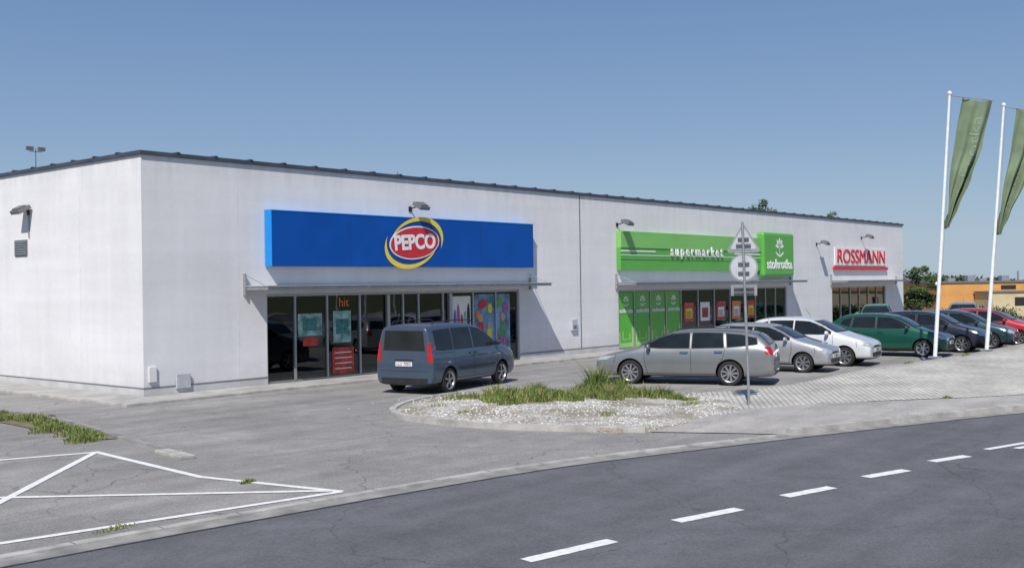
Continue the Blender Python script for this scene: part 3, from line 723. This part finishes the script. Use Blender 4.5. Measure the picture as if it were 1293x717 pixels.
    if 'rub' in spec: sline(spec['rub'],.045,M['dark'],.012)
    pz,rz=spec['pz']
    hf=bvh.ray_cast(Vector((5,0,pz)),Vector((-1,0,0)))[0]; hr=bvh.ray_cast(Vector((-5,0,rz)),Vector((1,0,0)))[0]
    boxes('front_plate',[(hf.x+.004,hf.x+.016,-.26,.26,pz-.055,pz+.055)],M['plate'],E)
    boxes('rear_plate',[(hr.x-.02,hr.x-.006,-.26,.26,rz-.055,rz+.055)],M['plate'],E)
    text('plate_text',spec.get('reg','LU 482KF'),.11,M['dark'],(hr.x-.022,0,rz),E,.001,.001,rot=(math.pi/2,0,-math.pi/2))
    text('plate_text',spec.get('reg','LU 482KF'),.11,M['dark'],(hf.x+.018,0,pz),E,.001,.001,rot=(math.pi/2,0,math.pi/2))
    for wx in spec['wx']:
        for sy in (-1,1):
            w=D.objects.new('wheel',WM[spec['wm']]); s=spec['R']/ (.325 if spec['wm']!=7 else .31); w.scale=(s,sy*1,s) ; w.location=(wx,sy*(W-.12),spec['R']); link(w,E)
    mx,mz=spec['mir']
    for sy in (-1,1):
        bm=bmesh.new(); bmesh.ops.create_icosphere(bm,subdivisions=3,radius=1); 
        for v in bm.verts:
            v.co.x*=.075*(1 if v.co.x>0 else .6); v.co.y*=.115; v.co.z*=.075
        mm=D.meshes.new('mirror'); bm.to_mesh(mm); bm.free(); mm.materials.append(spec.get('mm',paint)); mm.polygons.foreach_set('use_smooth',[True]*len(mm.polygons))
        q=link(D.objects.new('mirror',mm),E); q.location=(mx,sy*(W+.07),mz)
        boxes('mirror_arm',[(mx-.02,mx+.04,min(sy*(W-.07),sy*W),max(sy*(W-.07),sy*W),mz-.07,mz-.035)],M['dark'],E)
    if spec.get('rails'):
        x0,x1,ry,rz_=spec['rails']
        for sy in (-1,1): tube('roof_rail',[(x0,sy*ry,rz_-.05),(x0-.1,sy*ry,rz_),((x0+x1)/2,sy*ry,rz_+.02),(x1+.1,sy*ry,rz_),(x1,sy*ry,rz_-.06)],.014,M['dark'],E,8)
    if spec.get('ant'):
        ax,az=spec['ant']; tube('antenna',[(ax,0,az),(ax-.18,0,az+.28)],.006,M['dark'],E,6)
    return E

hatch=dict(W=.85,R=.30,wx=(1.24,-1.22),wm=7,sill=.27,
 st=[(2.03,.28,.50,.60,.70,.62),(2.0,.22,.58,.68,.78,.70),(1.88,.2,.69,.78,.83,.75),(1.45,.2,.82,.91,.855,.77),(1.0,.2,.90,1.02,.86,.75),(.6,.2,.92,1.27,.86,.68),(.22,.2,.93,1.43,.86,.62),(-.2,.2,.94,1.49,.86,.62),(-.8,.2,.96,1.50,.86,.62),(-1.3,.2,.98,1.47,.86,.61),(-1.66,.2,1.0,1.40,.855,.60),(-1.86,.21,1.0,1.22,.85,.66),(-1.96,.22,.92,1.04,.84,.72),(-2.01,.24,.80,.92,.82,.72),(-2.03,.3,.68,.80,.76,.66)],
 win=[([(.82,1.05),(.45,1.25),(.12,1.365),(-.30,1.385)],[(.82,1.0),(.45,.985),(.12,.985),(-.30,.99)]),
      ([(-.38,1.385),(-.8,1.385),(-1.1,1.37)],[(-.38,.99),(-.8,1.0),(-1.18,1.015)]),
      ([(-1.2,1.36),(-1.52,1.27)],[(-1.26,1.03),(-1.6,1.12)])],
 ws=((.55,1.375),(.68,1.07)),rw=((.52,1.35),(.64,1.08)),
 hl=[([(.42,.68),(.62,.73),(.81,.78)],[(.40,.58),(.62,.57),(.81,.63)])],
 tl=[([(.62,1.02),(.81,1.0)],[(.60,.78),(.82,.76)])],
 blk=[([(-.36,.63),(0,.64),(.36,.63)],[(-.34,.57),(0,.565),(.34,.57)]),([(-.55,.42),(0,.43),(.55,.42)],[(-.5,.30),(0,.29),(.5,.30)])],
 rgap=[[(-.62,.72),(0,.71),(.62,.72)]],
 lines=[[(.88,.98),(.90,.7),(.82,.3)],[(-.34,.98),(-.36,.3)],[(-1.2,1.0),(-1.12,.72),(-.92,.55)],[(.82,.3),(-.92,.3)],[(1.62,.60),(1.6,.80)]],
 hnd=[(-.18,.86),(-1.02,.88)],mir=(.72,1.02),ant=(.0,1.5),pz=(.50,.6))
wagon=dict(W=.905,R=.325,wx=(1.40,-1.30),wm=10,sill=.25,reg='LU 915JR',
 st=[(2.40,.30,.48,.58,.72,.62),(2.37,.24,.58,.68,.82,.72),(2.2,.2,.69,.78,.87,.77),(1.72,.2,.81,.89,.90,.8),(1.2,.2,.9,1.0,.91,.80),(.72,.2,.93,1.26,.91,.72),(.28,.2,.94,1.42,.91,.66),(-.2,.2,.95,1.475,.91,.65),(-.9,.2,.97,1.485,.91,.65),(-1.5,.2,.99,1.46,.91,.64),(-1.92,.2,1.01,1.41,.905,.63),(-2.14,.22,1.02,1.29,.90,.66),(-2.30,.23,.98,1.11,.89,.72),(-2.38,.24,.86,.98,.88,.76),(-2.42,.26,.76,.87,.86,.75),(-2.44,.32,.62,.74,.78,.68)],
 win=[([(.98,1.06),(.6,1.25),(.25,1.355),(-.22,1.385)],[(.98,1.01),(.6,.985),(.25,.985),(-.22,.99)]),
      ([(-.30,1.385),(-.7,1.39),(-1.1,1.38)],[(-.30,.99),(-.7,1.0),(-1.14,1.01)]),
      ([(-1.2,1.37),(-1.6,1.34),(-1.98,1.25)],[(-1.24,1.02),(-1.6,1.05),(-2.02,1.10)])],
 ws=((.58,1.37),(.72,1.06)),rw=((.54,1.35),(.68,1.10)),
 hl=[([(.45,.66),(.65,.71),(.86,.77)],[(.43,.56),(.65,.56),(.86,.66)])],
 tl=[([(.50,1.0),(.70,1.04),(.87,1.03)],[(.50,.89),(.70,.84),(.88,.82)])],
 blk=[([(-.36,.64),(0,.65),(.36,.64)],[(-.34,.55),(0,.54),(.34,.55)]),([(-.6,.4),(0,.41),(.6,.4)],[(-.56,.3),(0,.28),(.56,.3)])],
 rblk=[([(-.62,.35),(0,.35),(.62,.35)],[(-.6,.27),(0,.27),(.6,.27)])],
 rgap=[[(-.7,.66),(0,.65),(.7,.66)]],
 lines=[[(1.0,1.0),(1.0,.7),(.92,.3)],[(-.26,.98),(-.28,.3)],[(-1.18,1.0),(-1.12,.72),(-.98,.55)],[(.92,.3),(-.98,.3)],[(1.85,.58),(1.8,.80)]],
 hnd=[(-.08,.87),(-1.0,.89)],hm=M['chrome'],pz=(.47,.80),mir=(.86,1.03),rails=(.15,-1.85,.60,1.50))
mpv=dict(W=.905,R=.325,wx=(1.32,-1.38),wm=5,sill=.3,reg='LLU 70SG',
 st=[(2.18,.32,.58,.70,.74,.66),(2.15,.25,.73,.85,.83,.75),(1.98,.22,.87,.97,.88,.80),(1.6,.22,.98,1.08,.905,.83),(1.22,.22,1.05,1.18,.91,.82),(.82,.22,1.06,1.43,.91,.77),(.45,.22,1.07,1.67,.91,.73),(.1,.22,1.07,1.76,.91,.725),(-.6,.22,1.07,1.80,.91,.725),(-1.4,.22,1.07,1.80,.91,.725),(-1.95,.22,1.07,1.79,.91,.72),(-2.14,.22,1.06,1.77,.905,.715),(-2.18,.23,1.06,1.74,.895,.71),(-2.2,.26,1.04,1.69,.87,.69)],
 win=[([(1.0,1.22),(.62,1.46),(.32,1.60),(-.12,1.645)],[(1.0,1.16),(.62,1.14),(.32,1.13),(-.12,1.13)]),
      ([(-.22,1.645),(-.7,1.65),(-1.1,1.65)],[(-.22,1.13),(-.7,1.13),(-1.1,1.13)]),
      ([(-1.2,1.65),(-1.6,1.64),(-1.95,1.62)],[(-1.2,1.13),(-1.6,1.13),(-1.95,1.15)])],
 ws=((.60,1.62),(.72,1.22)),rw=((.58,1.62),(.64,1.14)),
 hl=[([(.45,.86),(.65,.92),(.84,1.0)],[(.43,.72),(.65,.72),(.84,.80)])],
 tl=[([(.73,1.34),(.85,1.34)],[(.75,.84),(.885,.84)])],
 blk=[([(-.4,.74),(0,.75),(.4,.74)],[(-.38,.64),(0,.63),(.38,.64)]),([(-.6,.46),(0,.47),(.6,.46)],[(-.56,.34),(0,.32),(.56,.34)])],
 rblk=[([(-.74,.42),(0,.42),(.74,.42)],[(-.72,.30),(0,.30),(.72,.30)]),([(-.3,.90),(0,.90),(.3,.90)],[(-.3,.87),(0,.87),(.3,.87)])],
 rgap=[[(-.78,.60),(0,.60),(.78,.60)]],
 lines=[[(1.05,1.1),(1.05,.75),(.95,.36)],[(-.17,1.1),(-.18,.36)],[(-1.15,1.62),(-1.15,.8),(-1.0,.7)],[(.95,.36),(-.95,.36)],[(-1.2,1.05),(-2.05,1.05)]],
 hnd=[(-.02,.98),(-.32,.98)],rub=[(.92,.62),(-.95,.62)],pz=(.56,.78),mir=(.92,1.2),mm=M['dark'],rails=(.1,-1.85,.64,1.85),ant=(-.2,1.8))

car('minivan',(6.45,-4.62),10,mpv,M['p_blue'],(.98,.98,.99))
car('station_wagon',(10.95,-9.35),110,wagon,M['p_silver'])
def byfr(wheel,hd,spec,sc=1):
    h=Vector((math.cos(rad(hd)),math.sin(rad(hd)))); r=Vector((h.y,-h.x)); c=Vector(wheel)-h*spec['wx'][0]*sc-r*(spec['W']-.1)*sc; return (c.x,c.y)
for w,p,sc,hd in [((15.35,-10.75),'p_silver2',.98,279),((18.2,-10.85),'p_white',1.04,278),((23.4,-11.55),'p_green',1.02,277),((26.4,-11.95),'p_dark',1.03,276),((29.2,-12.2),'p_navy',1,276),((31.9,-12.5),'p_red',1.0,276)]:
    car('hatchback_car',byfr(w,hd,hatch,sc),hd,hatch,M[p],(sc,sc,sc))
car('hatchback_car',(40.5,-3.3),200,hatch,M['p_lgreen'])
car('hatchback_car',(44.5,-6.5),195,hatch,M['p_silver2'])

# ---------------------------------------------------------------- street furniture
T=empty('traffic_sign',(6.38,-13.60,.05),rad(27.5))
tube('post',[(0,0,0),(-.01,.09,4.0)],.03,M['steel'],T,12)
def platex(nm,pts,x,mat,th=.008):
    n=len(pts); V=[(x,p[0],p[1]) for p in pts]+[(x+th,p[0],p[1]) for p in pts]
    return mesh(nm,V,[tuple(range(n)),tuple(range(2*n-1,n-1,-1))]+[(i,n+i,n+(i+1)%n,(i+1)%n) for i in range(n)],mat,T)
def rtri(s,z0,hh,r):
    cs=[(-s/2+r*1.5,z0+r),(s/2-r*1.5,z0+r),(0,z0+hh-2*r)]; P=[]
    for (c,a0) in zip(cs,(150,270,30)):
        for k in range(7): a=rad(a0+k*20); P.append((c[0]+r*math.cos(a),c[1]+r*math.sin(a)))
    return P
yo=.075
platex('triangle_plate',[(p[0]+yo,p[1]) for p in rtri(.74,3.34,.66,.05)],.04,M['signback'])
platex('triangle_inner',[(p[0]+yo,p[1]) for p in rtri(.58,3.41,.50,.04)],.032,M['signback2'],.006)
platex('round_plate',ell(yo,3.01,.31,.31,40),.04,M['signback']); platex('round_inner',ell(yo,3.01,.275,.275,40),.033,M['signback2'],.005)
platex('lower_plate',[(yo-.28,2.40),(yo+.28,2.40),(yo+.28,2.64),(yo-.28,2.64)],.04,M['signback'])
boxes('brackets',[(-.035,.03,yo-w_,yo+w_,z,z+.03) for z,w_ in ((3.50,.16),(3.64,.12),(2.9,.12),(3.1,.12),(2.46,.22),(2.56,.22))],M['greyframe'],T)

def flagpole(name,base,topoff,h,seed):
    E=empty(name,base)
    tp=Vector((topoff[0],topoff[1],h))
    tube('pole',[tp*(k/8) for k in range(9)],.062,M['pole'],E,14,r2=.038)
    boxes('base_plate',[(-.16,.16,-.16,.16,0,.05)],M['steel'],E,bevel=.01)
    bm=bmesh.new(); bmesh.ops.create_uvsphere(bm,u_segments=12,v_segments=8,radius=.07); me=D.meshes.new('finial'); bm.to_mesh(me); bm.free(); me.materials.append(M['pole']); q=link(D.objects.new('finial',me),E); q.location=tp+Vector((0,0,.04))
    e=Vector((.66,-.75,0)).normalized(); nn=Vector((.75,.66,0))
    pu=tp.normalized()
    tube('halyard',[Vector((.0,0,1.1))+e*.09,tp*.5+e*.10,tp*.97+e*.07],.005,M['steel'],E,5)
    def lerpk(K,t):
        for (a,b),(c,d) in zip(K,K[1:]):
            if t<=c:
                u=(t-a)/(c-a); u=u*u*(3-2*u)*.5+u*.5; return b+(d-b)*u
        return K[-1][1]
    Lk=[(0,.42),(.3,.32),(.7,.13),(1,.06)]; Rk=[(0,1.34),(.35,1.16),(.6,.82),(.85,.40),(1,.14)]
    L=3.95
    def P(s,t,off=0):
        l=lerpk(Lk,t); r=lerpk(Rk,t); c=tp-pu*(.08+t*L)
        wv=.18*math.sin(s*6.5+seed+t*3.4)*(0.3+t*.8)+.11*math.sin(s*13+t*5+seed*2)*(.35+t)
        sagg=.12*s*(1-t)
        return c+e*(l+(r-l)*s)+nn*(wv+off)-Vector((0,0,sagg+ .06*math.sin(s*3.1)))
    NU,NV=28,44; V=[P(i/NU,j/NV) for j in range(NV+1) for i in range(NU+1)]
    Fc=[(j*(NU+1)+i,j*(NU+1)+i+1,(j+1)*(NU+1)+i+1,(j+1)*(NU+1)+i) for j in range(NV) for i in range(NU)]
    mesh('flag',V,Fc,M['flag'],E,smooth=True)
    tube('flag_arm',[tp+Vector((0,0,-.03)),tp+e*1.36-Vector((0,0,.2))],.015,M['steel'],E,6)
    c=D.curves.new('flag_print','FONT'); c.body='stokrotka'; c.size=.62; c.align_x='LEFT'; c.resolution_u=3
    to=D.objects.new('t',c); link(to); dg=bpy.context.evaluated_depsgraph_get(); me=D.meshes.new_from_object(to.evaluated_get(dg)); D.objects.remove(to)
    bm=bmesh.new(); bm.from_mesh(me); bmesh.ops.triangulate(bm,faces=bm.faces); bmesh.ops.subdivide_edges(bm,edges=[q for q in bm.edges if q.calc_length()>.08],cuts=2)
    bmesh.ops.triangulate(bm,faces=bm.faces)
    mx=max(v.co.x for v in bm.verts)
    for v in bm.verts:
        t=.84-(v.co.x/mx)*.72; s=.66-v.co.y*.62
        v.co=P(min(1,max(0,s)),t,-.012)
    bm.to_mesh(me); bm.free(); me.materials.clear(); me.materials.append(M['flagtext']); link(D.objects.new('flag_print',me),E)
    return E
flagpole('flagpole',(18.36,-13.62,.36),(.38,-.42),8.0,0.3)
flagpole('flagpole',(20.87,-14.40,.46),(.42,-.50),7.75,2.1)
flagpole('flagpole',(23.55,-15.1,.56),(.42,-.50),7.7,4.0)

# ---------------------------------------------------------------- background
def tree(name,loc,h,cr,trunk_h,n=2600,leaf=.14,mats=None,zs=.75):
    E=empty(name,loc); mats=mats or [M['leaf'],M['leafd']]
    tube('trunk',[(0,0,0),(.05,.03,trunk_h*.6),(-.03,0,trunk_h),(.05,0,h*.75)],.05*h**.7,M['bark'],E,8,r2=.02)
    cl=[]
    for k in range(26):
        a=random.random()*6.283; u=random.random(); rr=cr*math.sqrt(random.random())*.8; z=trunk_h+(h-trunk_h)*(.08+.84*u)
        f=math.sin(math.pi*(.15+.8*u)); cl.append((Vector((rr*f*math.cos(a),rr*f*math.sin(a),z)),cr*random.uniform(.2,.4)))
    for c,r in cl[:10]: tube('limb',[(0,0,trunk_h*.9),tuple(c*.55+Vector((0,0,trunk_h*.35))),tuple(c)],.03*h**.5,M['bark'],E,5,r2=.01)
    V=[];Fc=[];fm=[]
    for _ in range(n):
        c,r=random.choice(cl); d=Vector((random.gauss(0,1),random.gauss(0,1),random.gauss(0,1))).normalized()*r*random.random()**.4; d.z*=zs
        p=c+d; u=Vector((random.gauss(0,1),random.gauss(0,1),random.gauss(0,1))).normalized(); w=u.orthogonal().normalized(); s=leaf*random.uniform(.6,1.3)
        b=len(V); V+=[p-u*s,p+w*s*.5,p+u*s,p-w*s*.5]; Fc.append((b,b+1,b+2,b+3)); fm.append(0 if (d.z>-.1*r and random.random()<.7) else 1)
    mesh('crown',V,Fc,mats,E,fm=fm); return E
def atpix(lat,dep): return (-14.76+.767*dep+.641*lat, -24.58+.641*dep-.767*lat,0)
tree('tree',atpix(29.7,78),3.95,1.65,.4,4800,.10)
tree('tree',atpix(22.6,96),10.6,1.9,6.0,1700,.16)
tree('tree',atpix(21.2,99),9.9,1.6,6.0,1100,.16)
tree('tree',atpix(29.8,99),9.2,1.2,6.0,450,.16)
b0=atpix(31.6,79)
R2=empty('background_building',b0,rad(39.9-90))
boxes('walls',[(0,34,0,9,0,2.45)],M['tan'],R2)
boxes('parapet',[(-.1,34.1,-.1,9.1,2.45,2.58)],M['greyframe'],R2)
boxes('annexe',[(2.6,20,-3,-.12,0,1.75)],M['cream'],R2)
boxes('annexe_roof',[(2.5,20.1,-3.1,-.12,1.753,1.83)],M['greyframe'],R2)
boxes('windows',[(x,x+1.1,-.03,-.002,1.95,2.25) for x in (4.6,7.4,10.2)]+[(x,x+.9,-3.03,-3.002,.8,1.4) for x in (4.2,6,8,10)],M['dark'],R2)
boxes('roof_vents',[(x,x+.55,2,2.6,2.58,2.58+h) for x,h in ((1.5,.25),(3.0,.42),(3.9,.2),(5.6,.38),(8.0,.5),(9.6,.25),(11.6,.4))]+[(6.9,7.0,2.2,2.3,2.58,3.3)],M['steel'],R2)
lp=empty('street_lamp',atpix(29.7,74.5)); tube('post',[(0,0,0),(0,0,2.3)],.04,M['steel'],lp)
bm=bmesh.new(); bmesh.ops.create_uvsphere(bm,u_segments=16,v_segments=10,radius=.16); me=D.meshes.new('globe'); bm.to_mesh(me); bm.free(); me.materials.append(M['white']); q=link(D.objects.new('globe',me),lp); q.location=(0,0,2.42)
def mass(name,path,h,w,n,leaf,mats):
    V=[];Fc=[];fm=[]
    for _ in range(n):
        t=random.random(); p=samp(path,t); hh=h*(.65+.35*math.sin(t*37)+.2*math.sin(t*91+1)); 
        q=Vector((p.x+random.gauss(0,w),p.y+random.gauss(0,w),random.random()**.8*hh)); u=Vector((random.gauss(0,1),random.gauss(0,1),random.gauss(0,1))).normalized(); ww=u.orthogonal().normalized(); s=leaf*random.uniform(.6,1.4)
        b=len(V); V+=[q-u*s,q+ww*s*.6,q+u*s,q-ww*s*.6]; Fc.append((b,b+1,b+2,b+3)); fm.append(0 if random.random()<.5 else 1)
    return mesh(name,V,Fc,mats,fm=fm)
mass('distant_treeline',[(200,420),(380,250),(480,60),(480,-150),(350,-380)],4.0,5,16000,1.3,[M['leaf'],M['leafd']])
mass('hedge',[atpix(27.3,67)[:2],atpix(31.5,67)[:2]],.95,.35,3000,.09,[M['leaf'],M['leafd']])

# ---------------------------------------------------------------- light + world
sd=Vector((1.9,1.0,-2.45)).normalized()
sun=D.lights.new('sun','SUN'); sun.energy=4.7; sun.angle=rad(.53); sun.color=(1,.955,.89)
so=D.objects.new('sun',sun); so.rotation_euler=sd.to_track_quat('-Z','Y').to_euler(); link(so)
W=D.worlds.new('World'); S.world=W; W.use_nodes=True; nt=W.node_tree; bg=nt.nodes['Background']
sky=nt.nodes.new('ShaderNodeTexSky'); sky.sky_type='NISHITA'; sky.sun_disc=False
sky.sun_elevation=math.asin(-sd.z); sky.sun_rotation=math.atan2(-sd.x,-sd.y); sky.air_density=1.0; sky.dust_density=.6; sky.ozone_density=2.0
# summer haze: pale blue scattered light that brightens towards the horizon all round
tc=nt.nodes.new('ShaderNodeTexCoord'); sp=nt.nodes.new('ShaderNodeSeparateXYZ'); nt.links.new(tc.outputs['Generated'],sp.inputs[0])
cr=nt.nodes.new('ShaderNodeValToRGB'); nt.links.new(sp.outputs['Z'],cr.inputs[0])
els=cr.color_ramp.elements; els[0].position=0; els[0].color=(.39,.50,.62,1); els[1].position=1; els[1].color=(.05,.11,.28,1)
for p_,c_ in ((.06,(.325,.45,.60,1)),(.13,(.24,.365,.56,1)),(.26,(.15,.26,.485,1)),(.5,(.09,.18,.40,1))):
    q=els.new(p_); q.color=c_
sc=nt.nodes.new('ShaderNodeVectorMath'); sc.operation='SCALE'; sc.inputs['Scale'].default_value=9.6; nt.links.new(cr.outputs[0],sc.inputs[0])
mx=nt.nodes.new('ShaderNodeMix'); mx.data_type='RGBA'; mx.inputs['Factor'].default_value=.85
nt.links.new(sky.outputs[0],mx.inputs['A']); nt.links.new(sc.outputs[0],mx.inputs['B'])
nt.links.new(mx.outputs['Result'],bg.inputs[0]); bg.inputs[1].default_value=.105

# ---------------------------------------------------------------- camera
cam=D.cameras.new('camera'); cam.lens=37.48; cam.sensor_width=36; cam.clip_end=4000; cam.shift_y=.0012
co=D.objects.new('camera',cam); link(co)
co.matrix_world=Matrix.Translation((-14.76,-24.58,2.75))@Matrix.Rotation(rad(39.9-90),4,'Z')@Matrix.Rotation(rad(90),4,'X')@Matrix.Rotation(-.014,4,'Z')
S.camera=co
S.view_settings.view_transform='Standard'; S.view_settings.look='None'; S.view_settings.exposure=0
